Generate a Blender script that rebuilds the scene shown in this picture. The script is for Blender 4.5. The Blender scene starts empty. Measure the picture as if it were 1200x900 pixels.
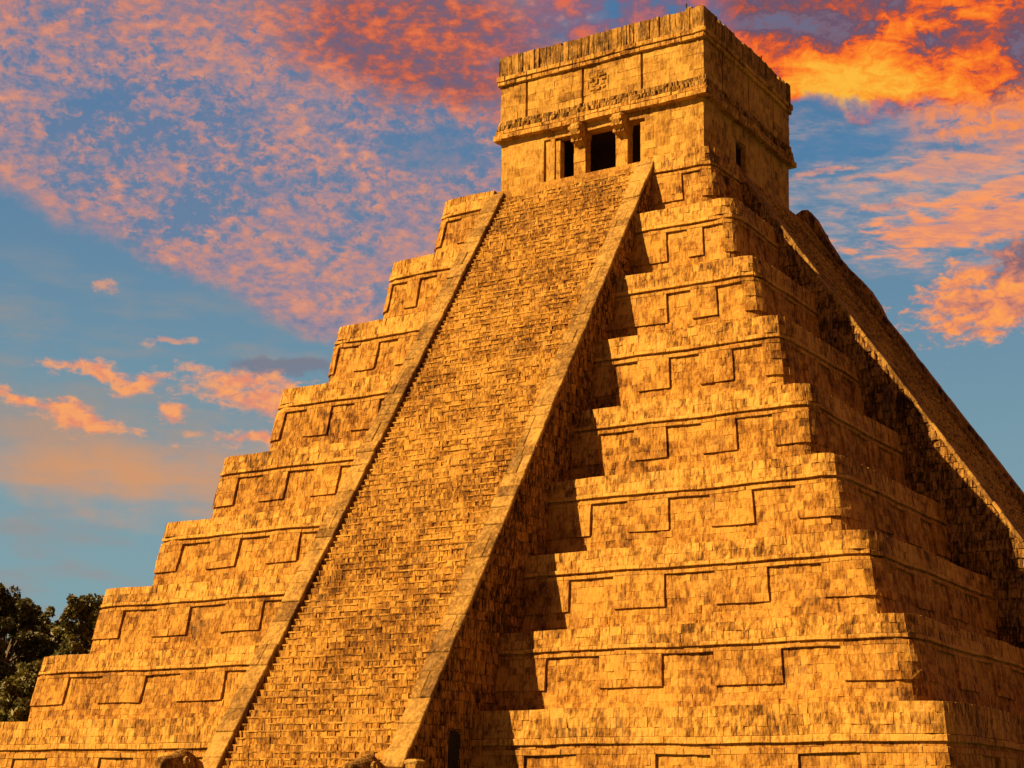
import bpy, math, random
import numpy as np
from mathutils import Matrix, Vector

scene = bpy.context.scene
C = scene.collection
rad = math.radians

# ------------------------------------------------------------------ camera
cam_d = bpy.data.cameras.new('camera')
cam = bpy.data.objects.new('camera', cam_d)
C.objects.link(cam)
yaw, pit, rol = 0.5578, 0.19324, 0.01245
F_ = np.array([-math.sin(yaw)*math.cos(pit), math.cos(yaw)*math.cos(pit), math.sin(pit)])
R_ = np.array([math.cos(yaw), math.sin(yaw), 0.0])
U_ = np.cross(R_, F_)
R2 = math.cos(rol)*R_ + math.sin(rol)*U_
U2 = -math.sin(rol)*R_ + math.cos(rol)*U_
m = Matrix(((R2[0], U2[0], -F_[0], 39.737), (R2[1], U2[1], -F_[1], -76.588), (R2[2], U2[2], -F_[2], 0.36), (0, 0, 0, 1)))
cam.matrix_world = m
cam_d.sensor_width = 36.0
cam_d.lens = 36.0*1951.33/1200
cam_d.shift_y = (562.775-450)/1200
cam_d.clip_start = 0.5
cam_d.clip_end = 6000
scene.camera = cam

# ------------------------------------------------------------------ light and exposure
SUN_AZ, SUN_EL = rad(39), rad(38)           # sun to the left of the front face's normal, behind the camera
sd = Vector((-math.sin(SUN_AZ)*math.cos(SUN_EL), -math.cos(SUN_AZ)*math.cos(SUN_EL), math.sin(SUN_EL)))
sun_d = bpy.data.lights.new('sun', 'SUN')
sun_d.energy = 5.0
sun_d.angle = rad(0.55)
sun_d.color = (1.0, 0.65, 0.285)
sun = bpy.data.objects.new('sun', sun_d)
sun.rotation_euler = sd.to_track_quat('Z', 'Y').to_euler()
sun.location = (0, 0, 80)
C.objects.link(sun)
scene.view_settings.view_transform = 'Standard'
scene.view_settings.look = 'None'
scene.view_settings.gamma = 1.0
scene.view_settings.exposure = 1.32

# ------------------------------------------------------------------ node expression helper
class N:
    """a socket or a number inside a node tree, with arithmetic"""
    def __init__(s, nt, sock): s.nt, s.s = nt, sock
    def _m(s, op, a, b=None, c=None, clamp=False):
        n = s.nt.nodes.new('ShaderNodeMath'); n.operation = op; n.use_clamp = clamp
        for i, v in enumerate((a, b, c)):
            if v is None: continue
            if isinstance(v, N): s.nt.links.new(v.s, n.inputs[i])
            else: n.inputs[i].default_value = v
        return N(s.nt, n.outputs[0])
    def __add__(s, o): return s._m('ADD', s, o)
    __radd__ = __add__
    def __sub__(s, o): return s._m('SUBTRACT', s, o)
    def __rsub__(s, o): return s._m('SUBTRACT', o, s)
    def __mul__(s, o): return s._m('MULTIPLY', s, o)
    __rmul__ = __mul__
    def __truediv__(s, o): return s._m('DIVIDE', s, o)
    def pow(s, o): return s._m('POWER', s, o)
    def sqrt(s): return s._m('SQRT', s)
    def abs(s): return s._m('ABSOLUTE', s)
    def max(s, o): return s._m('MAXIMUM', s, o)
    def min(s, o): return s._m('MINIMUM', s, o)
    def clamp(s): return s._m('ADD', s, 0.0, clamp=True)
    def step(s, a, b):                                    # smoothstep, works for a > b too
        n = s.nt.nodes.new('ShaderNodeMapRange'); n.interpolation_type = 'SMOOTHSTEP'
        if a > b: a, b, o0, o1 = b, a, 1.0, 0.0
        else: o0, o1 = 0.0, 1.0
        s.nt.links.new(s.s, n.inputs[0])
        n.inputs[1].default_value = a; n.inputs[2].default_value = b
        n.inputs[3].default_value = o0; n.inputs[4].default_value = o1
        return N(s.nt, n.outputs[0])
def comb(nt, x, y, z=0.0):
    n = nt.nodes.new('ShaderNodeCombineXYZ')
    for i, v in enumerate((x, y, z)):
        if isinstance(v, N): nt.links.new(v.s, n.inputs[i])
        else: n.inputs[i].default_value = v
    return N(nt, n.outputs[0])
def noise(nt, vec, scale, detail=4, rough=0.55, dist=0.0, lac=2.0):
    n = nt.nodes.new('ShaderNodeTexNoise')
    nt.links.new(vec.s, n.inputs['Vector'])
    n.inputs['Scale'].default_value = scale; n.inputs['Detail'].default_value = detail
    n.inputs['Roughness'].default_value = rough; n.inputs['Distortion'].default_value = dist
    n.inputs['Lacunarity'].default_value = lac
    return N(nt, n.outputs[0])
def col(nt, c):
    n = nt.nodes.new('ShaderNodeRGB'); n.outputs[0].default_value = (c[0], c[1], c[2], 1)
    return N(nt, n.outputs[0])
def mix(nt, f, a, b, mode='MIX'):
    n = nt.nodes.new('ShaderNodeMix'); n.data_type = 'RGBA'; n.blend_type = mode
    if isinstance(f, N): nt.links.new(f.s, n.inputs[0])
    else: n.inputs[0].default_value = f
    for k, v in ((6, a), (7, b)):
        if isinstance(v, N): nt.links.new(v.s, n.inputs[k])
        else: n.inputs[k].default_value = (v[0], v[1], v[2], 1)
    return N(nt, n.outputs[2])
def ramp(nt, f, stops):
    n = nt.nodes.new('ShaderNodeValToRGB'); nt.links.new(f.s, n.inputs[0])
    e = n.color_ramp.elements
    while len(e) < len(stops): e.new(0.5)
    for k, (p, c) in enumerate(stops):
        e[k].position = p; e[k].color = (c[0], c[1], c[2], 1)
    return N(nt, n.outputs[0])
def lin(r, g, b):
    return tuple(((v/255)/12.92 if v/255 <= 0.04045 else ((v/255+0.055)/1.055)**2.4) for v in (r, g, b))

# ------------------------------------------------------------------ sky
world = bpy.data.worlds.new('World'); scene.world = world
world.use_nodes = True
world.cycles.sampling_method = 'MANUAL'; world.cycles.sample_map_resolution = 512
nt = world.node_tree
for n in list(nt.nodes): nt.nodes.remove(n)
out = nt.nodes.new('ShaderNodeOutputWorld'); bg = nt.nodes.new('ShaderNodeBackground')
nt.links.new(bg.outputs[0], out.inputs[0])
sky = nt.nodes.new('ShaderNodeTexSky'); sky.sky_type = 'NISHITA'; sky.sun_disc = False
sky.sun_elevation = SUN_EL; sky.sun_rotation = rad(180)+SUN_AZ
sky.altitude = 0; sky.air_density = 1.0; sky.dust_density = 0.6; sky.ozone_density = 1.2
BGS = 0.05
bg.inputs[1].default_value = BGS
tc = nt.nodes.new('ShaderNodeTexCoord'); sep = nt.nodes.new('ShaderNodeSeparateXYZ')
nt.links.new(tc.outputs['Generated'], sep.inputs[0])
dx, dy, dz = (N(nt, sep.outputs[k]) for k in range(3))
az = dx._m('ARCTAN2', dx, dy)*57.29578
el = dz._m('ARCSINE', dz)*57.29578
# U runs with azimuth, V down from 26.7 degrees of elevation; one unit is about 3 degrees
U = (az+50.0)/3.05
V = (26.7-el)/2.75
uv = comb(nt, U, V, 0.0)
EX = 1.0/(BGS*2**scene.view_settings.exposure)       # radiance that shows as the given display colour
def cl(r, g, b, k=1.0): return tuple(v*EX*k for v in lin(r, g, b))
w1 = noise(nt, uv, 1.3, 5, 0.6)-0.5
w2 = noise(nt, comb(nt, U+7.3, V+2.1, 3.0), 1.3, 5, 0.6)-0.5
Uw, Vw = U+w1*0.9, V+w2*0.7
def ell(cu, cv, ru, rv, rot=0.0):
    """1 at an ellipse's centre falling through 0 at its rim"""
    c, s = math.cos(rad(rot)), math.sin(rad(rot))
    du, dv = Uw-cu, Vw-cv
    a = (du*c+dv*s)/ru; b = (dv*c-du*s)/rv
    return 1.0-(a*a+b*b).sqrt()
# blue behind the clouds
base = N(nt, sky.outputs[0])
skytint = mix(nt, el.step(27, 7), cl(68, 116, 158), cl(118, 152, 158))
inview = az.step(-75, -56)*az.step(8, -8)*el.step(36, 29)*el.step(-2, 2)
base = mix(nt, 0.82+0.02*inview, base, mix(nt, inview, cl(74, 90, 112), skytint))  # outside the view a dimmed blue, set for the brightness of the shadows
colr = base
# thin grey veil low on the left
veil = noise(nt, comb(nt, U*0.5, V*1.5, 0), 1.6, 4, 0.55)
f = veil.step(0.42, 0.72)*Vw.step(2.6, 4.4)*U.step(7.0, 3.0)*0.75
colr = mix(nt, f, colr, cl(150, 146, 145))
# tan haze band
hb = noise(nt, comb(nt, U*0.6, V*2.2, 0), 1.2, 5, 0.55)
f = (ell(1.7, 5.72, 3.6, 0.85, 6)+(hb-0.5)*1.3).step(0.0, 1.0)*0.9
colr = mix(nt, f.clamp(), colr, cl(216, 152, 102))
f = ell(0.6, 5.1, 3.4, 0.7, 0).step(0.0, 0.9)*0.45
colr = mix(nt, f, colr, cl(150, 145, 138))
# mottled altocumulus deck, upper left
puff = noise(nt, comb(nt, U+w1*0.25, V*1.25+w2*0.2, 0), 6.6, 7, 0.70, 0.2)
cover = noise(nt, comb(nt, U*0.8, V*1.2, 5.0), 1.1, 3, 0.5)
edge = (V*1.0-(U*0.42).min(1.65)+w1*0.8).step(2.62, 2.2)*(U+w2*1.6).step(7.4, 6.2)
edge = edge*(1.0-ell(0.9, 1.3, 0.7, 0.3).step(-0.1, 0.9)*0.55)*(1.0-ell(5.0, 1.65, 1.0, 0.42, 0).step(0.0, 0.8)*0.8)
thick = ell(4.9, 0.45, 2.2, 0.9, 8).step(-0.2, 0.7)
puff2 = noise(nt, comb(nt, U*1.15+w2*0.3, V*1.1, 21.0), 2.3, 3, 0.5)
d = 0.012+(puff*0.75+puff2*0.25+(cover-0.5)*0.5+thick*0.16+V.step(3.3, 3.9)*0.10+(V-U*0.42).step(1.7, 2.4)*0.07+V.step(1.3, 0.1)*0.04)
dens = d.step(0.40, 0.60)*edge
shade = noise(nt, comb(nt, U*1.2, V*2.0, 9.0), 3.4, 6, 0.65)
pink = ramp(nt, shade, [(0.30, cl(112, 124, 154)), (0.44, cl(162, 136, 148)), (0.57, cl(208, 142, 124)), (0.74, cl(240, 158, 118))])
red = ramp(nt, shade, [(0.34, cl(108, 96, 122)), (0.47, cl(142, 92, 98)), (0.56, cl(200, 96, 66)), (0.70, cl(244, 118, 56))])
colr = mix(nt, edge*0.55, colr, cl(108, 124, 156))
deck = mix(nt, ((thick+V.step(1.3, 0.0)*0.25)).clamp(), pink, red)
colr = mix(nt, dens*0.92, colr, deck)
# purple-grey body behind the temple roof
g = noise(nt, comb(nt, U, V*1.3, 2.0), 2.2, 6, 0.6)
f = ((U+w1*1.5).step(5.3, 6.4)*(V+w2*0.9).step(1.55, 1.0)*U.step(9.3, 8.0))*g.step(0.34, 0.5)
colr = mix(nt, f*0.9, colr, ramp(nt, g, [(0.38, cl(96, 104, 140)), (0.5, cl(134, 98, 122)), (0.62, cl(222, 106, 76))]))
# wispy streaks to the right
st = noise(nt, comb(nt, U*0.55+V*0.12+w1*0.3, V*1.9-U*0.10+w2*0.3, 4.0), 2.6, 8, 0.66, 0.4)
s4 = noise(nt, comb(nt, U*0.9, V*3.2-U*0.25, 14.0), 3.2, 7, 0.66, 0.2)
f = (st*0.6+s4*0.4+ell(10.7, 2.25, 2.3, 1.1, -4)*0.16).step(0.42, 0.70)*(U+w1).step(8.4, 9.2)*(V+w2*0.4).step(1.1, 1.5)*(V+w1*0.5-(U-9.0)*0.15).step(3.15, 2.85)
colr = mix(nt, f*0.8, colr, ramp(nt, s4*0.7+st*0.3+(U-10.0)*0.025, [(0.34, cl(128, 138, 158)), (0.46, cl(166, 158, 164)), (0.56, cl(206, 158, 142)), (0.68, cl(240, 162, 122))]))
for (cu, cv, ru, rv, ro, k_) in ((11.3, 2.72, 1.7, 0.34, -3, 0.9), (11.6, 2.30, 1.1, 0.16, -8, 0.7), (10.3, 2.42, 0.7, 0.08, -6, 0.6), (10.9, 1.98, 1.3, 0.13, -6, 0.5), (9.5, 1.98, 0.6, 0.08, -4, 0.5)):
    f = (ell(cu, cv, ru, rv, ro)+(s4-0.5)*2.2+(st-0.5)*1.2).step(-0.05, 0.55)
    colr = mix(nt, f*k_, colr, mix(nt, s4.step(0.42, 0.62), cl(226, 142, 112), cl(252, 156, 96)))
f = (ell(9.75, 1.64, 0.95, 0.24, -6)+(s4-0.5)*0.9).step(0.0, 0.5)
colr = mix(nt, f*0.85, colr, cl(78, 126, 166))
# glowing orange cloud, upper right
q = noise(nt, comb(nt, U*0.8+V*0.5, V*1.7-U*0.30, 1.0), 1.6, 9, 0.62, 0.45)
q2 = noise(nt, comb(nt, U+w2, V*1.5+w1, 8.0), 4.5, 7, 0.66, 0.3)
rdg = 1.0-((q-0.5).abs()*5.0).clamp()              # thin bright filaments
top = (V+w2*1.0+w1*0.4-(U-9.0).max(0.0)*0.10).step(1.25, 1.02)*(U+w1*0.9).step(8.0, 8.8)
glow = ell(10.0, 0.96, 1.5, 0.34, 2)
t = (0.33-V.step(0.62, 0.15)*0.07+(q-0.5)*1.1+rdg*0.13+(q2-0.5)*0.75+glow.step(-0.3, 0.7)*0.42+ell(10.8, 0.30, 1.6, 0.22, -14).step(-0.3, 0.7)*0.22
     -ell(11.0, 0.70, 0.8, 0.24, -20).step(0, 0.8)*0.13-ell(12.0, 0.55, 0.45, 0.6).step(-0.2, 0.6)*0.12-ell(9.2, 0.12, 0.7, 0.25).step(-0.2, 0.6)*0.08)
fire = ramp(nt, t, [(0.08, cl(112, 106, 132)), (0.20, cl(124, 96, 112)), (0.29, cl(104, 84, 108)), (0.38, cl(142, 82, 84)), (0.45, cl(196, 84, 52)), (0.50, cl(240, 96, 34)), (0.62, cl(255, 126, 28)), (0.76, cl(255, 158, 38)), (0.92, cl(255, 186, 54))])
colr = mix(nt, top*0.97, colr, fire)
f = ((V+w2*0.7).step(1.0, 1.3)*(V+w2*0.6).step(2.0, 1.6)*(U+w1*0.8).step(10.2, 11.0))*((st*0.5+q2*0.5).step(0.36, 0.58))
colr = mix(nt, (f*0.9).clamp(), colr, mix(nt, q2.step(0.38, 0.62), cl(226, 132, 96), cl(255, 146, 66)))
# ragged orange cloud mid right
rg = noise(nt, comb(nt, U, V*1.4, 6.0), 4.0, 7, 0.68, 0.3)
f = (ell(12.1, 3.50, 1.75, 0.60, -8)+(rg-0.5)*1.5+(s4-0.5)*1.1).step(-0.05, 0.40)
colr = mix(nt, f*0.95, colr, ramp(nt, rg+(ell(12.0, 3.05, 0.9, 0.34).step(-0.2, 0.5))*-0.22, [(0.28, cl(130, 98, 108)), (0.42, cl(208, 128, 104)), (0.56, cl(255, 152, 84)), (0.72, cl(255, 176, 70))]))
# small bright clouds low on the left
for (cu, cv, ru, rv, ro) in ((1.15, 4.50, 0.55, 0.11, 0), (1.65, 4.62, 0.36, 0.15, -12), (0.15, 4.95, 0.6, 0.10, 3), (0.9, 5.10, 0.8, 0.14, 10), (2.07, 5.02, 0.17, 0.13, 0), (2.75, 4.58, 0.75, 0.15, 4), (3.05, 4.80, 0.95, 0.17, 3), (2.0, 4.12, 0.25, 0.07, -10), (1.22, 3.5, 0.13, 0.08, -20), (3.1, 5.22, 0.8, 0.12, -6)):
    f = (ell(cu, cv, ru*1.1, rv, ro)+(rg-0.5)*2.3+(s4-0.5)*1.5).step(-0.15, 0.85)
    colr = mix(nt, f*(0.9 if cv > 4.3 else 0.55), colr, mix(nt, rg.step(0.4, 0.6), cl(236, 140, 104), cl(252, 164, 98)))
f = (ell(3.3, 4.40, 0.8, 0.16, 0)+(g-0.5)*0.8).step(-0.1, 0.4)*0.7
colr = mix(nt, f, colr, cl(122, 118, 134))
# dim brown clouds added outside the view, to warm the ambient light
vec3 = N(nt, tc.outputs['Generated'])
oc = noise(nt, vec3, 3.0, 6, 0.6)
f = oc.step(0.42, 0.60)*(1.0-inview)*el.step(-1, 3)
colr = mix(nt, f*0.7, colr, cl(120, 72, 48))
nt.links.new(colr.s, bg.inputs[0])

# ------------------------------------------------------------------ materials
def stone_mat(name, dark, mid, light, streak=1.0, stain=0.35, bump=0.5, fine=1.0):
    mt = bpy.data.materials.new(name); mt.use_nodes = True
    t = mt.node_tree; b = t.nodes['Principled BSDF']
    b.inputs['Roughness'].default_value = 0.92
    b.inputs['Specular IOR Level'].default_value = 0.15
    tx = t.nodes.new('ShaderNodeTexCoord'); sp = t.nodes.new('ShaderNodeSeparateXYZ')
    t.links.new(tx.outputs['Object'], sp.inputs[0])
    x, y, z = (N(t, sp.outputs[k]) for k in range(3))
    at = t.nodes.new('ShaderNodeAttribute'); at.attribute_name = 'tone'
    tone = N(t, at.outputs['Fac'])
    P = comb(t, x, y, z)
    big = noise(t, P, 0.35, 4, 0.6)
    midn = noise(t, P, 1.7, 5, 0.62)
    st = noise(t, comb(t, x*9.0, y*9.0, z*2.2), 1.0, 6, 0.7, 0.2)
    fn = noise(t, comb(t, x, y, z*0.6), 9.0, 6, 0.7)
    v = 0.5+(tone-0.5)*0.26+(big-0.5)*0.7+(midn-0.5)*0.7+(st-0.5)*1.1*streak+(fn-0.5)*0.55*fine
    c = ramp(t, v, [(0.17, dark), (0.42, mid), (0.66, light), (0.90, tuple(min(1, q*1.12) for q in light))])
    # dark lichen and water stains with a vertical run
    s2 = noise(t, comb(t, x*3.0, y*3.0, z*0.55+3.0), 1.0, 7, 0.72)
    s3 = noise(t, comb(t, x, y, z+11.0), 0.6, 4, 0.6)
    sm = (s2*0.65+s3*0.35).step(0.62-stain*0.22, 0.74-stain*0.18)
    c = mix(t, sm*min(1.0, 0.45+stain), c, tuple(q*0.42 for q in dark))
    t.links.new(c.s, b.inputs['Base Color'])
    # greyer and paler patches where the surface was repaired or bleached
    s5 = noise(t, comb(t, x+5.0, y, z*0.8+2.0), 0.9, 6, 0.68)
    c = mix(t, s5.step(0.52, 0.70)*0.28, c, tuple(q*k_ for q, k_ in zip(light, (0.88, 1.0, 1.7))))
    # soft run-off stains, wider than the fine streaks
    s6 = noise(t, comb(t, x*1.6, y*1.6, z*0.30), 1.0, 5, 0.6)
    c = mix(t, s6.step(0.50, 0.72)*0.26*min(1.0, streak), c, tuple(q*0.9 for q in dark))
    t.links.new(c.s, b.inputs['Base Color'])
    hgt = fn*0.5+st*0.4+midn*0.3
    bm = t.nodes.new('ShaderNodeBump'); bm.inputs['Strength'].default_value = bump
    bm.inputs['Distance'].default_value = 0.10
    t.links.new(hgt.s, bm.inputs['Height']); t.links.new(bm.outputs[0], b.inputs['Normal'])
    return mt
M_STONE = stone_mat('limestone_ochre', (0.060, 0.024, 0.0048), (0.250, 0.112, 0.0170), (0.44, 0.236, 0.042), 1.15, 0.12, 0.9, 1.2)
M_CORN = stone_mat('limestone_cornice', (0.055, 0.024, 0.0055), (0.275, 0.130, 0.0205), (0.50, 0.28, 0.054), 1.3, 0.20, 0.9, 1.2)
M_STAIR = stone_mat('limestone_steps', (0.055, 0.022, 0.0045), (0.225, 0.102, 0.0150), (0.44, 0.240, 0.042), 0.8, 0.10, 0.9, 1.7)
M_SIDE = stone_mat('limestone_rough', (0.030, 0.013, 0.004), (0.15, 0.070, 0.014), (0.36, 0.190, 0.040), 2.1, 0.50, 1.0, 1.4)
M_CAP = stone_mat('limestone_balustrade', (0.065, 0.033, 0.009), (0.19, 0.102, 0.022), (0.37, 0.22, 0.050), 0.9, 0.40, 0.8, 1.2)
M_TEMPLE = stone_mat('limestone_plaster', (0.10, 0.045, 0.0075), (0.31, 0.160, 0.026), (0.46, 0.27, 0.052), 1.0, 0.20, 0.8, 1.0)
M_WEATH = stone_mat('limestone_weathered', (0.045, 0.021, 0.006), (0.165, 0.084, 0.016), (0.38, 0.21, 0.042), 1.5, 0.46, 0.9)

def plain_mat(name, c, rough=0.8, metal=0.0, var=0.3, scale=6.0):
    mt = bpy.data.materials.new(name); mt.use_nodes = True
    t = mt.node_tree; b = t.nodes['Principled BSDF']
    b.inputs['Roughness'].default_value = rough; b.inputs['Metallic'].default_value = metal
    tx = t.nodes.new('ShaderNodeTexCoord')
    n = noise(t, N(t, tx.outputs['Object']), scale, 5, 0.6)
    cc = mix(t, n.step(0.3, 0.7), tuple(q*(1-var) for q in c), tuple(q*(1+var) for q in c))
    t.links.new(cc.s, b.inputs['Base Color'])
    return mt
M_BARK = plain_mat('bark', (0.10, 0.065, 0.035))
M_SHADE_IN = plain_mat('shade_dark_plaster', (0.035, 0.016, 0.008), 0.95)  # shade of the temple openings painted in as a near-black colour
M_METAL = plain_mat('dark_metal', (0.05, 0.04, 0.03), 0.5, 0.6)
M_GROUND = plain_mat('dry_grass', (0.07, 0.075, 0.022), 0.95, 0, 0.35, 0.8)
def leaf_mat(name, a, b_):
    mt = bpy.data.materials.new(name); mt.use_nodes = True
    t = mt.node_tree; b = t.nodes['Principled BSDF']
    b.inputs['Roughness'].default_value = 0.6
    at = t.nodes.new('ShaderNodeAttribute'); at.attribute_name = 'tone'
    c = mix(t, N(t, at.outputs['Fac']), a, b_)
    t.links.new(c.s, b.inputs['Base Color'])
    tr = t.nodes.new('ShaderNodeBsdfTranslucent'); t.links.new(c.s, tr.inputs[0])
    mx = t.nodes.new('ShaderNodeMixShader'); mx.inputs[0].default_value = 0.2
    o = t.nodes['Material Output']
    t.links.new(b.outputs[0], mx.inputs[1]); t.links.new(tr.outputs[0], mx.inputs[2]); t.links.new(mx.outputs[0], o.inputs[0])
    return mt
M_LEAF1 = leaf_mat('leaves_dark', (0.030, 0.032, 0.008), (0.095, 0.088, 0.018))
M_LEAF2 = leaf_mat('leaves_olive', (0.045, 0.048, 0.010), (0.16, 0.140, 0.026))

# ------------------------------------------------------------------ mesh builder
class MB:
    def __init__(s): s.v, s.f, s.t, s.n = [], [], [], 0
    def add(s, verts, faces, tone):
        """verts (n,3), faces (m,4) quads, tone (m,)"""
        verts = np.asarray(verts, float).reshape(-1, 3); faces = np.asarray(faces, int).reshape(-1, 4)
        s.v.append(verts); s.f.append(faces+s.n); s.n += len(verts)
        s.t.append(np.broadcast_to(np.asarray(tone, float), (len(faces),)).copy())
    def quad(s, a, b, c, d, tone=0.5): s.add([a, b, c, d], [[0, 1, 2, 3]], tone)
    def box(s, x0, x1, y0, y1, z0, z1, tone=0.5):
        v = [(x, y, z) for z in (z0, z1) for y in (y0, y1) for x in (x0, x1)]
        s.add(v, [[0, 2, 3, 1], [4, 5, 7, 6], [0, 1, 5, 4], [2, 6, 7, 3], [0, 4, 6, 2], [1, 3, 7, 5]], tone)
    def build(s, name, mat, parent=None, smooth=False):
        me = bpy.data.meshes.new(name)
        v = np.concatenate(s.v); f = np.concatenate(s.f); t = np.concatenate(s.t)
        me.vertices.add(len(v)); me.vertices.foreach_set('co', v.astype(np.float32).ravel())
        me.loops.add(len(f)*4); me.loops.foreach_set('vertex_index', f.astype(np.int32).ravel())
        me.polygons.add(len(f)); me.polygons.foreach_set('loop_start', (np.arange(len(f))*4).astype(np.int32))
        me.polygons.foreach_set('loop_total', np.full(len(f), 4, np.int32))
        me.update(calc_edges=True); me.validate()
        if len(me.polygons) == len(f):
            a = me.attributes.new('tone', 'FLOAT', 'FACE'); a.data.foreach_set('value', t.astype(np.float32))
        me.materials.append(mat)
        me.polygons.foreach_set('use_smooth', np.full(len(me.polygons), bool(smooth)))
        o = bpy.data.objects.new(name, me); C.objects.link(o)
        if parent: o.parent = parent
        return o
rng = np.random.default_rng(7)

def blocks(mb, fmap, q, out, depth=0.3, bev=0.025, jit=0.012, rough=0.02, tilt=0.01, tone=None):
    """q (n,4,2) corners (u,z) ccw seen from outside; out (n,) face offset"""
    q = np.asarray(q, float)
    if len(q) == 0: return
    n = len(q); out = np.broadcast_to(np.asarray(out, float), (n,))
    q = q+rng.normal(0, jit, q.shape).clip(-2*jit, 2*jit)
    o = out[:, None]+rng.normal(0, rough, (n, 1)).clip(-2.2*rough, 2.2*rough)+rng.normal(0, tilt, (n, 4))
    c = q.mean(1, keepdims=True); sz = np.abs(q-c).clip(0.02, None)
    qi = q-np.sign(q-c)*np.minimum(bev, sz*0.4)
    def ev(qq, oo): return fmap(qq[..., 0].ravel(), qq[..., 1].ravel(), oo.ravel())
    r0 = ev(q, o-depth); r1 = ev(q, o-bev); r2 = ev(qi, o)
    V = np.concatenate([r0.reshape(n, 4, 3), r1.reshape(n, 4, 3), r2.reshape(n, 4, 3)], 1)
    F = []
    for k in range(4):
        k2 = (k+1) % 4
        F += [[k, k2, 4+k2, 4+k], [4+k, 4+k2, 8+k2, 8+k]]
    F.append([8, 9, 10, 11])
    F = np.array(F)[None]+(np.arange(n)*12)[:, None, None]
    t = rng.random(n) if tone is None else np.clip(rng.normal(tone, 0.2, n), 0, 1)
    mb.add(V.reshape(-1, 3), F.reshape(-1, 4), np.repeat(t, 9))

def course(u0, u1, z0, z1, wmin, wmax, s0=0.0, s1=0.0):
    """a row of blocks; s0/s1 shift the end u at z1 for slanted ends"""
    L = u1-u0
    if L < 0.03: return []
    n = max(1, int(round(L/rng.uniform(wmin*0.9+wmax*0.1, wmin*0.3+wmax*0.7))))
    w = rng.uniform(wmin, wmax, n); e = np.concatenate([[0], np.cumsum(w)])/w.sum()*L+u0
    r = []
    for k in range(n):
        a = s0 if k == 0 else 0; b = s1 if k == n-1 else 0
        r.append([[e[k], z0], [e[k+1], z0], [e[k+1]+b, z1], [e[k]+a, z1]])
    return r

def thing(name, label, cat, loc=(0, 0, 0), group=None):
    o = bpy.data.objects.new(name, None); C.objects.link(o); o.location = loc
    o.empty_display_size = 0.5
    o['label'] = label; o['category'] = cat
    if group: o['group'] = group
    return o

# ------------------------------------------------------------------ ground
GZ = -1.0
mb = MB()
mb.quad((-3000, -3000, GZ), (3000, -3000, GZ), (3000, 3000, GZ), (-3000, 3000, GZ))
g_ = mb.build('ground', M_GROUND); g_['kind'] = 'structure'

# ------------------------------------------------------------------ pyramid dimensions
RR = [23.02, 21.16, 19.28, 17.35, 15.47, 13.57, 11.60, 9.67, 7.80]      # half width of each terrace at its cornice
ZZ = [3.90, 7.04, 10.35, 13.74, 17.16, 20.78, 24.33, 28.03, 31.62]      # top of each terrace
GAPS = [[(7.1, 9.3), (12.5, 14.6), (17.8, 20.0)], [(6.9, 9.2), (11.8, 13.9), (16.5, 18.7)], [(6.8, 8.8), (11.0, 13.1), (15.2, 17.3)],
        [(6.7, 8.4), (10.2, 12.0), (13.8, 15.6)], [(6.0, 7.7), (9.2, 10.8), (12.3, 13.9)], [(5.7, 6.9), (8.4, 9.8), (11.3, 12.7)],
        [(7.3, 8.5), (9.7, 10.95)], [(6.35, 7.4), (8.15, 9.15)], [(6.2, 7.15)]]
RC = 0.70        # rounding of the corners
S0, HS, TN = 7.84, 31.41, 1.494      # head of the stair: distance from the axis, height, slope
WO, WI = 4.83, 3.87                  # outer and inner half width of the balustrades
def stair_y(z): return S0+(HS-z)/TN

pyr = thing('stepped_pyramid', 'huge ochre limestone pyramid of nine terraces with a broad staircase up its sunlit face', 'pyramid', (0, 0, GZ))
def attach(o, parent, keep=True):
    o.parent = parent
    return o

def contour_map(Rf, Rref, k):
    cr = Rref-RC
    ca, sa = math.cos(k*math.pi/2), math.sin(k*math.pi/2)
    def f(u, z, o):
        c = Rf(z)-RC
        a = ((np.abs(u)-cr)/RC).clip(0, None)
        sgn = np.sign(u)
        x = np.where(a > 0, sgn*(c+(RC+o)*np.sin(a)), u*c/cr)
        y = -(c+(RC+o)*np.cos(a))
        # slow bulges and sags along the old wall
        wob = 0.022*np.sin(u*0.55+z*0.9+k)+0.025*np.sin(u*1.37+z*2.1)
        y = y-wob*np.cos(a)
        z = z+0.02*np.sin(u*0.7+k*2+z*0.2)+0.012*np.sin(u*1.9+z)
        return np.stack([x*ca-y*sa, x*sa+y*ca, z-GZ], 1)
    return f

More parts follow.
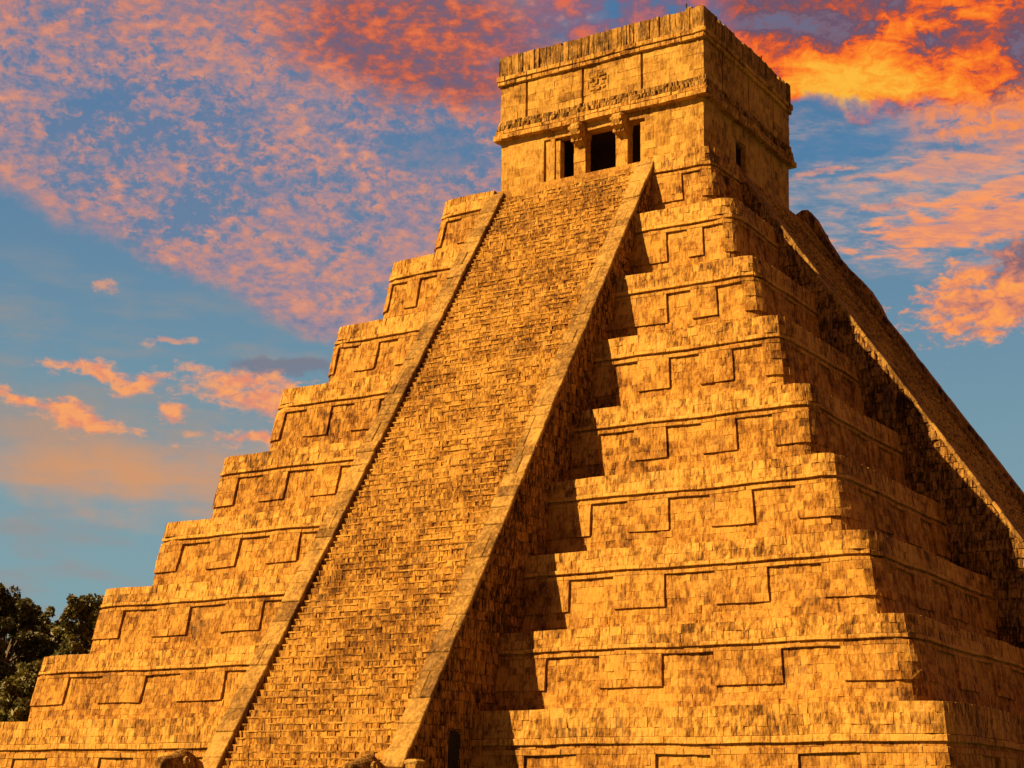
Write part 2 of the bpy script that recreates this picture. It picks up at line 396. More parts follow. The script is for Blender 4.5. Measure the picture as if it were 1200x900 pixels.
for i in range(9):
    R, zt = RR[i], ZZ[i]; zb = ZZ[i-1] if i else GZ
    hh = zt-zb
    Rf = lambda z, R=R, zt=zt, hh=hh: R+0.48*(zt-z)/hh
    # core: a closed, slightly smaller body
    mb = MB()
    def ring(r, z):
        pts = []
        for k in range(4):
            for a in np.linspace(-math.pi/4, math.pi/4, 7):
                c = r-RC; sg = 1
                th = -math.pi/2+k*math.pi/2
                # corner k between side k and k+1
            pts.append(None)
        pts = []
        for k, (sx, sy) in enumerate(((1, -1), (1, 1), (-1, 1), (-1, -1))):
            for j in range(5):
                a = -math.pi/2+k*math.pi/2+j*math.pi/8
                pts.append((sx*(r-RC)+RC*math.cos(a), sy*(r-RC)+RC*math.sin(a), z-GZ))
        return pts
    rb, rt = ring(R+0.48-0.10, zb-0.3 if i else zb), ring(R-0.12, zt-0.05)
    n = len(rb)
    mb.add(rb+rt, [[j, (j+1) % n, n+(j+1) % n, n+j] for j in range(n)], 0.35)
    inner = [(p[0]*0.5, p[1]*0.5, p[2]) for p in rt]
    mb.add(rt+inner, [[j, (j+1) % n, n+(j+1) % n, n+j] for j in range(n)], 0.5)
    mb.quad((-R*0.6, -R*0.6, zt-0.06-GZ), (R*0.6, -R*0.6, zt-0.06-GZ), (R*0.6, R*0.6, zt-0.06-GZ), (-R*0.6, R*0.6, zt-0.06-GZ))
    cms = [MB() for _ in range(4)]; panels = []
    L = R-RC+RC*math.pi/4
    Z = lambda fr: zt-fr*hh
    nb = 3 if i else 4
    npan = 4 if i else 5
    for k in range(4):
        fm = contour_map(Rf, R, k)
        for side in (-1, 1):
            u0, u1 = (4.45, L) if side > 0 else (-L, -4.45)
            cm = cms[k if side > 0 else (k-1) % 4]      # one run of cornice round each corner
            zs = [0, 0.105, 0.215] if i else [0, 0.075, 0.15, 0.215]
            for a, b in zip(zs[:-1], zs[1:]):
                blocks(cm, fm, course(u0, u1, Z(b), Z(a), 0.16, 0.42), 0.07, 0.55, 0.003, 0.003, 0.007, 0.010)
            blocks(cm, fm, course(u0, u1, Z(0.268), Z(0.218), 0.5, 1.1), 0.115, 0.45, 0.02, 0.005, 0.008, 0.006, tone=0.75)
            # groove and lintel
            blocks(mb, fm, course(u0, u1, Z(0.30), Z(0.266), 0.4, 0.9), 0.0, 0.2, 0.01, 0.005, 0.01, 0.004)
            blocks(mb, fm, course(u0, u1, Z(0.345), Z(0.30), 0.4, 0.9), 0.095, 0.3, 0.02, 0.006, 0.010, 0.006, tone=0.6)
            # relief zone
            gl = [(a, b) for a, b in GAPS[i]] if side > 0 else [(-b, -a) for a, b in reversed(GAPS[i])]
            cur = u0; segs = []
            for a, b in gl:
                if a > cur: segs.append((cur, a, 1))
                segs.append((a, b, 0)); cur = b
            segs.append((cur, u1, 1))
            zz = np.linspace(0.345, 0.735, npan+1)
            for a, b, raised in segs:
                tgt = mb
                if raised: tgt = MB(); panels.append(tgt)
                for f0, f1 in zip(zz[:-1], zz[1:]):
                    blocks(tgt, fm, course(a, b, Z(f1), Z(f0), 0.17, 0.42), 0.088 if raised else -0.02, 0.28, 0.002, 0.002, 0.004, 0.008)
            zz = np.linspace(0.735, 1.0, nb+1)
            for f0, f1 in zip(zz[:-1], zz[1:]):
                blocks(mb, fm, course(u0, u1, Z(f1), Z(f0), 0.17, 0.42), 0.0, 0.28, 0.002, 0.002, 0.005, 0.009)
    t = mb.build('terrace', M_STONE, pyr)
    for cm in cms: cm.build('cornice', M_CORN, t)
    for p in panels: p.build('relief_panel', M_STONE, t)

# ------------------------------------------------------------------ staircase
NS = 118
def make_stair(parent):
    st = MB()
    z0 = GZ; dh = (HS-0.10-z0)/NS
    def fm(u, z, o): return np.stack([u, -o, z-GZ], 1)
    for s in range(NS):
        zb_, zt_ = z0+s*dh, z0+(s+1)*dh
        yf = stair_y(zt_)-0.17            # nose of the step, from the axis
        c = course(-WI-0.02, WI+0.02, zb_-0.03, zt_, 0.11, 0.30)
        blocks(st, fm, c, yf-0.006, 0.5, 0.006, 0.008, 0.011, 0.016)
        nc_ = course(-WI-0.02, WI+0.02, zt_-0.065, zt_+0.004, 0.30, 1.1)
        nc_ = [q for q in nc_ if rng.random() > 0.14]          # worn and broken nosings
        blocks(st, fm, nc_, yf+0.012, 0.3, 0.008, 0.004, 0.006, 0.008)
    # solid below the steps
    x = WI+0.05
    pr = [(-stair_y(GZ)+0.45, 0.0), (-S0+0.4, HS-GZ-0.22), (-6.5, HS-GZ-0.22), (-6.5, 0.0)]
    st.quad((-x, pr[0][0], pr[0][1]), (x, pr[0][0], pr[0][1]), (x, pr[1][0], pr[1][1]), (-x, pr[1][0], pr[1][1]), 0.3)
    # landing in front of the temple
    for j in range(8):
        c = course(-WO, WO, 0, 1, 0.4, 0.8)
        y0 = -S0+0.05+j*0.4
        for q in c:
            st.box(q[0][0]+0.01, q[1][0]-0.01, y0+0.01, y0+0.39, HS-GZ-0.35, HS-GZ-0.11+rng.normal(0, 0.008), rng.random())
    so = st.build('staircase', M_STAIR, parent)
    for sx in (-1, 1):
        b = MB()
        # body
        xi, xo = WI, WO-0.10
        A = (-stair_y(GZ)+0.12, 0.0); B = (-S0+0.08, HS-GZ-0.14); D = (-6.2, HS-GZ-0.14); E_ = (-6.2, 0.0)
        for xx, sg in ((xi, 0), (xo, 1)):
            b.quad(*[(sx*xx, p[0], p[1]) for p in (A, B, D, E_)], 0.3)
        # rough masonry on the outer side, courses end at the terraces
        def fs(u, z, o, sx=sx):
            return np.stack([sx*o, u, z-GZ], 1)
        z = GZ
        while z < HS-0.35:
            h = rng.uniform(0.30, 0.50); z1 = min(z+h, HS-0.2)
            ya0, ya1 = -stair_y(z)+0.15, -stair_y(z1)+0.15
            k = next((j for j in range(9) if ZZ[j] > z), 8)
            yb = -RR[k]+1.0
            c = course(ya0, yb, z, z1, 0.16, 0.40, s0=ya1-ya0)
            tun = []
            for q in c:
                cy = (q[0][0]+q[1][0])/2
                if sx > 0 and parent is pyr and STN == 0 and -24.78 < cy < -24.02 and z < 3.0: continue
                tun.append(q)
            if sx < 0: tun = [[q[1], q[0], q[3], q[2]] for q in tun]
            blocks(b, fs, tun, WO-0.03, 0.22, 0.03, 0.018, 0.035, 0.022)
            z = z1
        o = b.build('balustrade', M_SIDE, so)
        # capping slabs running up the slope: a sub-surface with its own paler stone, joined to the balustrade mesh
        cp = MB()
        ln = math.hypot(stair_y(GZ)-S0, HS-GZ); d = np.array([0, (stair_y(GZ)-S0)/ln, (HS-GZ)/ln]); nrm = np.array([0, -d[2], d[1]])
        def fc(u, v, oo, sx=sx):
            # u across, v along the slope, oo off the slope
            base_ = np.array([0, -stair_y(GZ), 0.0])
            return base_+np.stack([sx*u, 0*u, 0*u], 1)+v[:, None]*d+oo[:, None]*nrm
        v = 0.0
        while v < ln-0.05:
            h = min(rng.uniform(0.45, 1.3), ln-v)
            q = [[WI-0.01, v], [WO-0.01, v], [WO-0.01, v+h], [WI-0.01, v+h]]
            if rng.random() < 0.35:
                mid = rng.uniform(4.15, 4.5)
                qs = [[q[0], [mid, v], [mid, v+h], q[3]], [[mid, v], q[1], q[2], [mid, v+h]]]
            else: qs = [q]
            if sx < 0: qs = [[a[1], a[0], a[3], a[2]] for a in qs]
            blocks(cp, fc, qs, 0.03, 0.16, 0.03, 0.010, 0.018, 0.008)
            v += h
        cp_o = cp.build('coping', M_CAP, o)
        cp_o.parent = so        # a piece of the staircase, one level below it
    return so
STN = 0
stair0 = make_stair(pyr)
def copy_part(o, parent, rz):
    c = o.copy(); C.objects.link(c); c.parent = parent
    if rz is not None: c.rotation_euler = (0, 0, rz)
    for ch in list(o.children): copy_part(ch, c, None)
    return c
STN = 1
stair1 = make_stair(pyr); stair1.rotation_euler = (0, 0, math.pi/2)
stair1['label'] = 'shaded staircase on the right face, seen edge on'
stair0['label'] = 'sunlit staircase up the front face'
copy_part(stair1, pyr, math.pi); copy_part(stair1, pyr, -math.pi/2)

# ragged, broken stones along the far balustrade of the right stair
mb = MB()
def put(x, y, z, a, b, c, tone=0.5):
    j = lambda: rng.normal(0, 0.04)
    v = [(x+sx*a+j(), y+sy*b+j(), z+sz*c+j()-GZ) for sz in (-1, 1) for sy in (-1, 1) for sx in (-1, 1)]
    mb.add(v, [[0, 2, 3, 1], [4, 5, 7, 6], [0, 1, 5, 4], [2, 6, 7, 3], [0, 4, 6, 2], [1, 3, 7, 5]], tone)
x = S0-1.6
def ridge(x):
    h = 0.40
    if x < 9.2: h += 0.60*max(0.0, 1-abs(x-8.2)/1.1)
    if 9.6 < x < 11.9: h += 0.42*max(0.0, min((x-9.6)/1.7, (11.9-x)/0.35))
    return h
def zline(x): return min(HS-(x-S0)*TN, HS)-GZ
while x < 29:
    x1 = x+rng.uniform(0.30, 0.42)
    jj = rng.normal(0, 0.018)
    za, zb2 = zline(x), zline(x1)
    ha, hb_ = ridge(x)+jj, ridge(x1)+jj
    ya, yb = WO-0.75, WO-0.02
    v = [(x, ya, za-0.3), (x1, ya, zb2-0.3), (x, yb, za-0.3), (x1, yb, zb2-0.3), (x, ya, za+ha), (x1, ya, zb2+hb_), (x, yb, za+ha), (x1, yb, zb2+hb_)]
    mb.add(v, [[0, 2, 3, 1], [4, 5, 7, 6], [0, 1, 5, 4], [2, 6, 7, 3], [0, 4, 6, 2], [1, 3, 7, 5]], rng.random())
    x = x1
mb.build('broken_parapet', M_SIDE, pyr)

# tunnel doorway in the flank of the front stair
mb = MB()
zt_ = 3.12
for (y0, y1, x1) in ((-24.80, -24.00, WO-0.12),):
    mb.box(x1-1.6, x1-1.5, y0-0.1, y1+0.1, 0, zt_-GZ)
    mb.box(x1-1.5, x1+0.08, y0-0.16, y0-0.01, 0, zt_-GZ+0.05); mb.box(x1-1.5, x1+0.08, y1+0.01, y1+0.16, 0, zt_-GZ+0.05)
    mb.box(x1-1.5, x1+0.11, y0-0.2, y1+0.2, zt_-GZ+0.052, zt_-GZ+0.3)
tj = mb.build('tunnel_doorway', M_SIDE, pyr)
M_DARK = plain_mat('dark_timber', (0.004, 0.004, 0.004), 0.9)
mb = MB()
for j in range(5):
    y0 = -24.78+j*0.152
    mb.box(WO-0.10, WO-0.02, y0, y0+0.145, 0.02, 3.98+(0.10 if j in (1, 2, 3) else 0))
mb.build('door', M_DARK, tj)

# ------------------------------------------------------------------ temple
TZ = 31.55
tem = thing('temple', 'square ochre stone temple crowning the top platform of the pyramid, with a pillared doorway', 'temple', (0, 0.8, TZ))
HX, HY = 6.02, 5.52          # half sizes of the wall; centre of the temple is y = 0.8
def T(z): return z-TZ
# side k: 0 front, 1 right, 2 back, 3 left
def tmap(k, ext=0.0):
    ca, sa = math.cos(k*math.pi/2), math.sin(k*math.pi/2)
    D = HY if k % 2 == 0 else HX
    def f(u, z, o):
        x = u; y = -(D+o)+0.02*np.sin(u*1.1+z)
        z = z+0.02*np.sin(u*0.9+k)
        return np.stack([x*ca-y*sa, x*sa+y*ca, z-TZ], 1)
    return f
def half(k): return HX if k % 2 == 0 else HY
wall = MB()
OP = [(-2.68, 2.68)]
Z_OP = 35.28
for k in range(4):
    fm = tmap(k); W = half(k)
    z = TZ-0.25
    rows = list(np.linspace(TZ-0.25, 35.70, 11))
    for z0, z1 in zip(rows[:-1], rows[1:]):
        segs = [(-W, W)]
        if k == 0 and z0 < Z_OP-0.05:
            segs = [(-W, -3.35), (-2.95, -2.68), (2.68, W)]
        if k in (1, 2, 3) and z0 < 34.75:
            segs = [(-W, -0.62-0.8 if k == 1 else -0.7), (0.5-0.8 if k == 1 else 0.7, W)]
            if k == 1: segs = [(-W, -1.62), (-0.32, W)]
        for a, b in segs:
            c = course(a, b, z0, z1, 0.35, 0.85)
            # stones at the corners run to the corner exactly
            blocks(wall, fm, c, 0.0, 0.40, 0.004, 0.002, 0.004, 0.004)
        if k == 0 and z0 < Z_OP-0.05:
            blocks(wall, fm, course(-3.35, -2.95, z0, z1, 0.4, 0.5), -0.22, 0.2, 0.01, 0.004, 0.006, 0.004)
# inner body behind the stones, a hollow front gallery
inner_shade = MB()  # gallery surfaces and door liners with the darkness put into their colour
def wbox(*a, tone=0.5): wall.box(*a, tone=tone)
zc = T(35.9)
wbox(-HX+0.10, -2.68, -HY+0.10, -HY+0.75, -0.3, T(Z_OP)+0.02)
wbox(2.68, HX-0.10, -HY+0.10, -HY+0.75, -0.3, T(Z_OP)+0.02)
wbox(-HX+0.10, HX-0.10, -HY+0.10, -HY+0.75, T(Z_OP)+0.022, zc)
inner_shade.box(-HX+0.72, HX-0.72, -HY+3.6, -HY+3.9, -0.3, zc-0.01)
inner_shade.box(-HX+0.72, HX-0.72, -HY+0.77, -HY+3.6, zc-0.06, zc-0.012)
inner_shade.box(HX-0.78, HX-0.72, -HY+0.77, -HY+3.6, -0.3, zc-0.07)
inner_shade.box(-HX+0.72, -HX+0.78, -HY+0.77, -HY+3.6, -0.3, zc-0.07)
inner_shade.box(-HX+0.72, HX-0.72, -HY+0.0, -HY+3.6, -0.29, -0.24)
wbox(-HX+0.10, -HX+0.7, -HY+0.752, HY-0.10, -0.3, zc)
wbox(HX-0.7, HX-0.10, -HY+0.752, 3.9-HY, -0.3, zc)
wbox(HX-0.7, HX-0.10, 5.2-HY, HY-0.10, -0.3, zc)
wbox(HX-0.7, HX-0.10, 3.9-HY, 5.2-HY, T(34.75), zc)
inner_shade.box(HX-1.6, HX-1.4, 3.92-HY, 5.4-HY, -0.3, zc-0.02)
inner_shade.box(HX-1.38, HX-0.30, 5.14-HY, 5.197-HY, -0.2, T(34.74))  # dark liner added on the reveal so the right doorway reads as shaded
inner_shade.box(HX-1.38, HX-0.30, 3.92-HY, 5.13-HY, T(34.66), T(34.74))
wbox(-HX+0.7, HX-0.7, HY-0.7, HY-0.10, -0.3, zc)
wbox(-HX+0.1, HX-0.1, -HY+0.1, HY-0.1, zc+0.002, T(39.9))
wbox(-HX+0.1, HX-0.1, -HY+0.1, HY-0.1, -0.32, -0.302)
wo = wall.build('wall', M_TEMPLE, tem)
inner_shade.build('shade_toned_chamber', M_SHADE_IN, tem)
# frieze: big slabs with upright joints, and a carved mask in the middle
fr = MB()
JO = [-4.44, -0.95, 2.55]
for k in range(4):
    fm = tmap(k); W = half(k)+0.05
    zs = list(np.linspace(36.78, 38.90, 6))
    js = JO if k == 0 else [-3.3, 0.0, 3.3]
    e = [-W]+js+[W]
    for a, b in zip(e[:-1], e[1:]):
        a2 = a+(0.07 if a > -W else 0); b2 = b-(0.07 if b < W else 0)
        for z0, z1 in zip(zs[:-1], zs[1:]):
            blocks(fr, fm, course(a2, b2, z0, z1, 0.35, 0.85), 0.06, 0.16, 0.004, 0.003, 0.006, 0.006)
frz = fr.build('frieze', M_TEMPLE, tem)
mk = MB()
fm = tmap(0)
def rel(u0, u1, z0, z1, o, dp=0.2): blocks(mk, fm, [[[u0, z0], [u1, z0], [u1, z1], [u0, z1]]], o, dp, 0.04, 0.012, 0.01, 0.015)
rr_ = np.random.default_rng(3)
for (cu, cz, w_, h_, o_) in ((-0.30, 38.16, 0.46, 0.14, 0.12), (0.22, 38.18, 0.44, 0.13, 0.12), (-0.40, 37.96, 0.24, 0.20, 0.14), (0.34, 37.98, 0.25, 0.19, 0.14), (-0.10, 37.86, 0.17, 0.30, 0.13),
                             (-0.30, 37.70, 0.26, 0.22, 0.10), (0.24, 37.72, 0.26, 0.22, 0.10), (-0.36, 37.46, 0.30, 0.16, 0.12), (0.02, 37.44, 0.26, 0.18, 0.13), (0.36, 37.47, 0.26, 0.15, 0.12), (0.12, 38.36, 0.26, 0.11, 0.09), (-0.62, 37.80, 0.10, 0.55, 0.10), (0.58, 37.84, 0.10, 0.5, 0.10)):
    rel(cu-w_/2, cu+w_/2, cz-h_/2, cz+h_/2, o_)
mk.build('carved_relief', M_TEMPLE, frz)
# mouldings
def moulding(name, rowsd, mat, lo, hi, jitter=0.012, tilt=0.012):
    mm = MB()
    for k in range(4):
        fm = tmap(k)
        for (z0, z1, o_, slant) in rowsd:
            W = half(k)+o_
            c = course(-W, W, z0, z1, lo, hi)
            blocks(mm, fm, c, o_, 0.5, 0.035, 0.010, jitter, tilt)
    return mm.build(name, mat, tem)
moulding('cornice', [(36.02, 36.24, 0.24, 0), (35.69, 35.98, 0.34, 0), (35.965, 36.035, 0.16, 0)], M_CORN, 0.4, 0.95)
moulding('weathered_band', [(36.23, 36.53, 0.20, 0), (36.52, 36.80, 0.13, 0)], M_WEATH, 0.14, 0.34, 0.035, 0.03)
moulding('cornice', [(38.86, 39.10, 0.20, 0), (39.07, 39.13, 0.12, 0), (39.12, 39.38, 0.26, 0)], M_CORN, 0.4, 0.95)
pp = MB()
for k in range(4):
    fm = tmap(k); o_ = 0.14; W = half(k)+o_
    c = course(-W, W, 39.37, 40.55, 0.14, 0.40)
    for q in c:
        dz_ = rng.normal(0, 0.012)
        if rng.random() < 0.05: dz_ -= 0.12
        q[2][1] += dz_; q[3][1] += dz_
    blocks(pp, fm, c, o_, 0.5, 0.02, 0.010, 0.022, 0.02)
pp.box(-HX+0.2, HX-0.2, -HY+0.2, HY-0.2, T(39.7), T(39.95))
par = pp.build('parapet', M_WEATH, tem)
# loose blocks and short metal rods on the parapet
for (x, y, zz_, w, h) in ((5.25, -5.35, 40.5, 0.38, 0.30), (5.75, -5.4, 40.5, 0.22, 0.22)):
    s = MB(); q = w/2
    v = []
    for (zk, sc) in ((0, 1), (h*0.6, 0.92), (h, 0.5)):
        for (sx, sy) in ((-1, -1), (1, -1), (1, 1), (-1, 1)): v.append((x+sx*q*sc+rng.normal(0, .03), y+sy*q*sc+rng.normal(0, .03), T(zz_)+zk))
    s.add(v, [[0, 1, 5, 4], [1, 2, 6, 5], [2, 3, 7, 6], [3, 0, 4, 7], [4, 5, 9, 8], [5, 6, 10, 9], [6, 7, 11, 10], [7, 4, 8, 11], [8, 9, 10, 11]], 0.5)
    s.build('loose_stone', M_WEATH, par)
for (x, y, zz_, h) in ((5.0, -5.3, 40.4, 0.75), (6.0, 2.0, 40.4, 0.6)):
    s = MB(); n = 8
    prof = ((0.07, 0), (0.06, 0.15), (0.035, 0.17), (0.03, h*0.8), (0.05, h*0.82), (0.012, h))
    v = [(x+r*math.cos(j*math.tau/n), y+r*math.sin(j*math.tau/n), T(zz_)+z_) for r, z_ in prof for j in range(n)]
    s.add(v, [[a*n+j, a*n+(j+1) % n, (a+1)*n+(j+1) % n, (a+1)*n+j] for a in range(len(prof)-1) for j in range(n)], 0.5)
    s.build('metal_rod', M_METAL, par, True)

# doorway pillars (feathered serpent columns): shaft, flaring capital
def pillar(cx):
    s = MB()
    y0, y1 = -HY+0.10, -HY+0.68
    # shaft as stacked drums of squarish stone
    z = T(TZ)-0.1
    while z < T(34.75):
        h = min(0.55, T(34.80)-z); w = 0.34+rng.normal(0, 0.008)
        s.box(cx-w, cx+w, y0+rng.normal(0, 0.008), y1, z+0.008, z+h, rng.random()*0.4+0.5)
        z += h
        if T(34.80)-z < 0.05: break
    o = s.build('pillar', M_TEMPLE, tem)
    c = MB()
    # capital: flares forward and sideways, tail of the serpent curls up at the front
    prof = [(34.50, 0.31, 0.00), (34.70, 0.33, 0.14), (34.88, 0.36, 0.32), (35.06, 0.39, 0.48), (35.26, 0.41, 0.56), (35.48, 0.41, 0.54), (35.66, 0.38, 0.40)]
    v = []
    for zz_, hw, fw in prof:
        hw *= rng.uniform(0.96, 1.04)
        for (sx, sy) in ((-1, 0), (-0.55, -1.25), (0.55, -1.25), (1, 0), (1, 1), (-1, 1)):
            yy = y0-fw*(-sy if sy < 0 else 0.4) if sy <= 0 else y1
            v.append((cx+sx*hw, yy, T(zz_)))
    n = 6
    c.add(v, [[a*n+j, a*n+(j+1) % n, (a+1)*n+(j+1) % n, (a+1)*n+j] for a in range(len(prof)-1) for j in range(n)], 0.6)
    # scales: small knobs
    for a in range(3):
        for b in range(3):
            xx = cx-0.24+b*0.24; zk = T(34.80)+a*0.27
            r = 0.085
            yy = y0-(0.36, 0.60, 0.70)[a]
            c.box(xx-r, xx+r, yy, yy+0.35, zk-r, zk+r, 0.3+0.2*((a+b) % 2))
    c.build('capital', M_TEMPLE, o)
pillar(-1.22); pillar(1.28)
s = MB()
for x in (-2.52, 2.54):
    z = -0.1
    while z < T(Z_OP)-0.3:
        s.box(x-0.14, x+0.14, -HY+0.06, -HY+0.5, z+0.006, z+0.6, 0.6); z += 0.606
s.build('door_jamb', M_TEMPLE, tem)

# ------------------------------------------------------------------ serpent heads at the foot of the stair
def serpent(cx, label, dz=0.0):
    t = thing('serpent_head', label, 'statue', (cx, -29.0, GZ-0.12+dz), 'serpent heads at the foot of the balustrades')
    # plinth
    p = MB()
    for r in range(4):
        for c_ in range(3):
            p.box(-0.62+c_*0.415, -0.62+c_*0.415+0.405, -1.5+rng.normal(0, 0.01), 0.55, r*0.4+0.006, (r+1)*0.4, rng.random())
    p.build('plinth', M_CAP, t)
    # head: cross sections lofted along y (forward is -y)
    secs = [(0.75, 0.44, 1.62, 3.00), (0.35, 0.48, 1.62, 3.30), (-0.05, 0.52, 1.62, 3.50), (-0.35, 0.50, 1.75, 3.46), (-0.70, 0.45, 2.25, 3.28), (-1.02, 0.40, 2.45, 3.14), (-1.28, 0.34, 2.55, 3.16), (-1.42, 0.22, 2.66, 3.02)]
    s = MB(); n = 12; v = []
    for y, hw, zl, zh in secs:
        zc_, rh = (zl+zh)/2, (zh-zl)/2
        for j in range(n):
            a = j*math.tau/n
            cx_, cz_ = math.cos(a), math.sin(a)
            sq = 1/max(abs(cx_), abs(cz_))**0.45
            v.append((0.82*hw*cx_*sq*rng.uniform(0.90, 1.08), y+rng.normal(0, 0.04), zc_+rh*cz_*sq*rng.uniform(0.90, 1.08)))
    F = [[a*n+j, a*n+(j+1) % n, (a+1)*n+(j+1) % n, (a+1)*n+j] for a in range(len(secs)-1) for j in range(n)]
    for e in (0, len(secs)-1):
        F += [[e*n+j, e*n+j+1, e*n+(n-2-j), e*n+(n-1-j)] for j in range(n//2-1)]
    s.add(v, F, 0.5)
    h = s.build('head', M_WEATH, t)
    md = h.modifiers.new('smooth', 'SUBSURF'); md.levels = 1; md.render_levels = 1
    # lower jaw
    s = MB(); v = []
    js = [(-0.3, 0.44, 1.605, 1.95), (-0.7, 0.42, 1.61, 1.90), (-1.1, 0.36, 1.66, 1.92), (-1.35, 0.25, 1.76, 2.0)]
    for y, hw, zl, zh in js: v += [(-hw, y, zl), (hw, y, zl), (hw, y, zh), (-hw, y, zh)]
    F = [[a*4+j, a*4+(j+1) % 4, (a+1)*4+(j+1) % 4, (a+1)*4+j] for a in range(3) for j in range(4)]+[[0, 1, 2, 3], [12, 13, 14, 15]]
    s.add(v, F, 0.4); s.build('lower_jaw', M_WEATH, t)
    # eyes and fangs
    for sx in (-1, 1):
        e = MB(); v = []; n2 = 8
        for (r, dx_) in ((0.17, 0.0), (0.15, 0.09), (0.07, 0.13)):
            v += [(sx*(0.43+dx_), -0.40+r*math.cos(j*math.tau/n2), 3.0+r*math.sin(j*math.tau/n2)) for j in range(n2)]
        F = [[a*n2+j, a*n2+(j+1) % n2, (a+1)*n2+(j+1) % n2, (a+1)*n2+j] for a in range(2) for j in range(n2)]
        e.add(v, F, 0.7); e.build('eye', M_CAP, t)
        f_ = MB()
        for yy in (-0.62, -0.82, -1.02):
            w = 0.07
            f_.add([(sx*0.34-w/2, yy-w/2, 2.42), (sx*0.34+w/2, yy-w/2, 2.42), (sx*0.34+w/2, yy+w/2, 2.42), (sx*0.34-w/2, yy+w/2, 2.42),
                    (sx*0.34-.01, yy-.01, 2.16), (sx*0.34+.01, yy-.01, 2.16), (sx*0.34+.01, yy+.01, 2.16), (sx*0.34-.01, yy+.01, 2.16)],
                   [[0, 1, 5, 4], [1, 2, 6, 5], [2, 3, 7, 6], [3, 0, 4, 7], [0, 3, 2, 1], [4, 5, 6, 7]], 0.8)
        f_.build('fangs', M_CAP, t)
serpent(-4.35, 'carved stone serpent head at the foot of the left balustrade, farther from the tunnel door')
serpent(4.35, 'carved stone serpent head at the foot of the right balustrade, beside the dark tunnel door', -0.22)

# stone post beside the tunnel door
post = thing('stone_post', 'small pale weathered stone post standing beside the tunnel door in the stair flank', 'post', (5.75, -28.3, GZ))
s = MB(); z = 0.0
while z < 2.72:
    h = min(0.46, 2.76-z); w = 0.21+rng.normal(0, 0.012)
    v = [(sx*w+rng.normal(0, .012), sy*w*1.1+rng.normal(0, .012), z+0.006+sz*(h-0.006)) for sz in (0, 1) for sy in (-1, 1) for sx in (-1, 1)]
    s.add(v, [[0, 2, 3, 1], [4, 5, 7, 6], [0, 1, 5, 4], [2, 6, 7, 3], [0, 4, 6, 2], [1, 3, 7, 5]], 0.8)
    z += h
s.build('shaft', M_CAP, post)
s = MB()
v = []
for (zk, q) in ((2.765, 0.25), (2.86, 0.26), (2.93, 0.17)):
    v += [(sx*q+rng.normal(0, .01), sy*q+rng.normal(0, .01), zk) for (sx, sy) in ((-1, -1), (1, -1), (1, 1), (-1, 1))]
s.add(v, [[0, 3, 2, 1], [0, 1, 5, 4], [1, 2, 6, 5], [2, 3, 7, 6], [3, 0, 4, 7], [4, 5, 9, 8], [5, 6, 10, 9], [6, 7, 11, 10], [7, 4, 8, 11], [8, 9, 10, 11]], 0.9)
s.build('cap_stone', M_CAP, post)

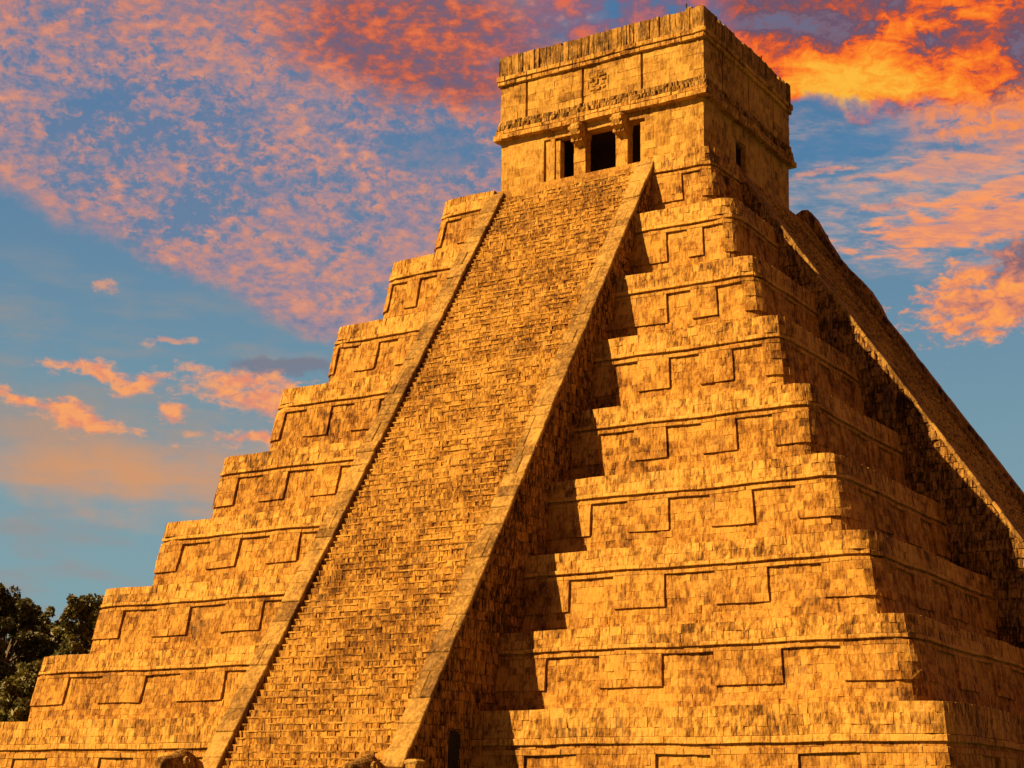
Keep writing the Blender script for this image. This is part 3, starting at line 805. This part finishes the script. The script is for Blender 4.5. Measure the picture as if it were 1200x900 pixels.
# ------------------------------------------------------------------ trees
def tree(x, y, h, spread, leafmat, label, seed, dens=1.0, low=0.25):
    rg_ = np.random.default_rng(seed)
    t = thing('broadleaf_tree', label, 'tree', (x, y, GZ), 'trees behind the pyramid')
    tr = MB()
    def limb(p0, p1, r0, r1, n=7, segs=5):
        p0, p1 = np.array(p0, float), np.array(p1, float); v = []
        d_ = p1-p0; d_ /= np.linalg.norm(d_); a = np.cross(d_, [0.3, 0.9, 0.1]); a /= np.linalg.norm(a); b = np.cross(d_, a)
        for s_ in range(segs+1):
            f_ = s_/segs; c_ = p0+(p1-p0)*f_+(a*math.sin(f_*5)+b*math.cos(f_*4)-b)*0.03*np.linalg.norm(p1-p0); r = r0+(r1-r0)*f_
            v += [c_+r*(a*math.cos(j*math.tau/n)+b*math.sin(j*math.tau/n)) for j in range(n)]
        tr.add(np.array(v), [[q*n+j, q*n+(j+1) % n, (q+1)*n+(j+1) % n, (q+1)*n+j] for q in range(segs) for j in range(n)], 0.5)
    limb((0, 0, 0), (0, 0, h*0.7), 0.38, 0.12, 9, 7)
    cl_ = []
    nc = int(46*dens)
    for k in range(nc):
        f_ = low+(0.97-low)*(k+0.5)/nc
        a = k*2.399+rg_.uniform(-0.4, 0.4)
        wid = spread*math.sqrt(max(0.05, 1-((f_-0.55)/0.50)**2))
        rr = wid*rg_.uniform(0.35, 0.95)
        if f_ > 0.85: rr *= 0.6
        p = np.array([rr*math.cos(a), rr*math.sin(a), h*f_*rg_.uniform(0.96, 1.02)])
        limb((0, 0, max(h*0.15, p[2]-rr*0.9-0.8) if p[2] < h*0.75 else h*0.65), p, 0.10, 0.03, 5, 4)
        cl_.append((p, spread*rg_.uniform(0.26, 0.44)))
    tr.build('trunk', M_BARK, t, True)
    cr = MB()
    for p, r in cl_:
        sub = int(9+rg_.integers(0, 5))
        for _ in range(sub):
            d_ = rg_.normal(0, 1, 3); d_ /= np.linalg.norm(d_)
            c_ = p+d_*r*rg_.uniform(0.2, 1.0)*np.array([1, 1, 0.75])
            n_ = 75; sr = r*rg_.uniform(0.22, 0.42)
            dd = rg_.normal(0, 1, (n_, 3)); dd /= np.linalg.norm(dd, axis=1)[:, None]
            pos = c_+dd*sr*rg_.uniform(0.3, 1.0, (n_, 1))**0.5
            a1 = rg_.normal(0, 1, (n_, 3)); a1 /= np.linalg.norm(a1, axis=1)[:, None]
            a2 = np.cross(a1, rg_.normal(0, 1, (n_, 3))); a2 /= np.linalg.norm(a2, axis=1)[:, None]
            l = rg_.uniform(0.12, 0.26, (n_, 1)); w = l*0.45
            V_ = np.stack([pos-a1*l, pos-a2*w, pos+a1*l, pos+a2*w], 1).reshape(-1, 3)
            cr.add(V_, np.arange(n_*4).reshape(-1, 4), np.clip(rg_.normal(0.5, 0.25)+rg_.normal(0, 0.15, n_), 0, 1))
    cr.build('crown', leafmat, t)
def at_az(az_, dist):
    return 39.737+dist*math.sin(rad(az_)), -76.588+dist*math.cos(rad(az_))
specs = [(-48.8, 118, 15.5, 3.3, M_LEAF1, 'tall dark tree with a rounded top at the left edge of the frame', 1),
         (-47.5, 128, 15.0, 3.6, M_LEAF1, 'lower dark tree in the notch between the tall leftmost tree and the olive one', 2),
         (-46.35, 112, 14.5, 2.7, M_LEAF2, 'olive green tree rising just left of the pyramid terraces', 3),
         (-45.4, 122, 15.0, 3.0, M_LEAF2, 'olive green tree half hidden behind the second and third terraces', 4),
         (-47.9, 104, 9.3, 2.6, M_LEAF2, 'low bushy olive tree in front of the tall dark ones', 5),
         (-50.6, 114, 14.4, 3.6, M_LEAF1, 'dark tree mostly outside the left edge of the frame', 6)]
for a, d_, h, sp_, lm, lb, sd_ in specs:
    x, y = at_az(a, d_)
    tree(x, y, h, sp_, lm, lb, sd_, low=0.12)
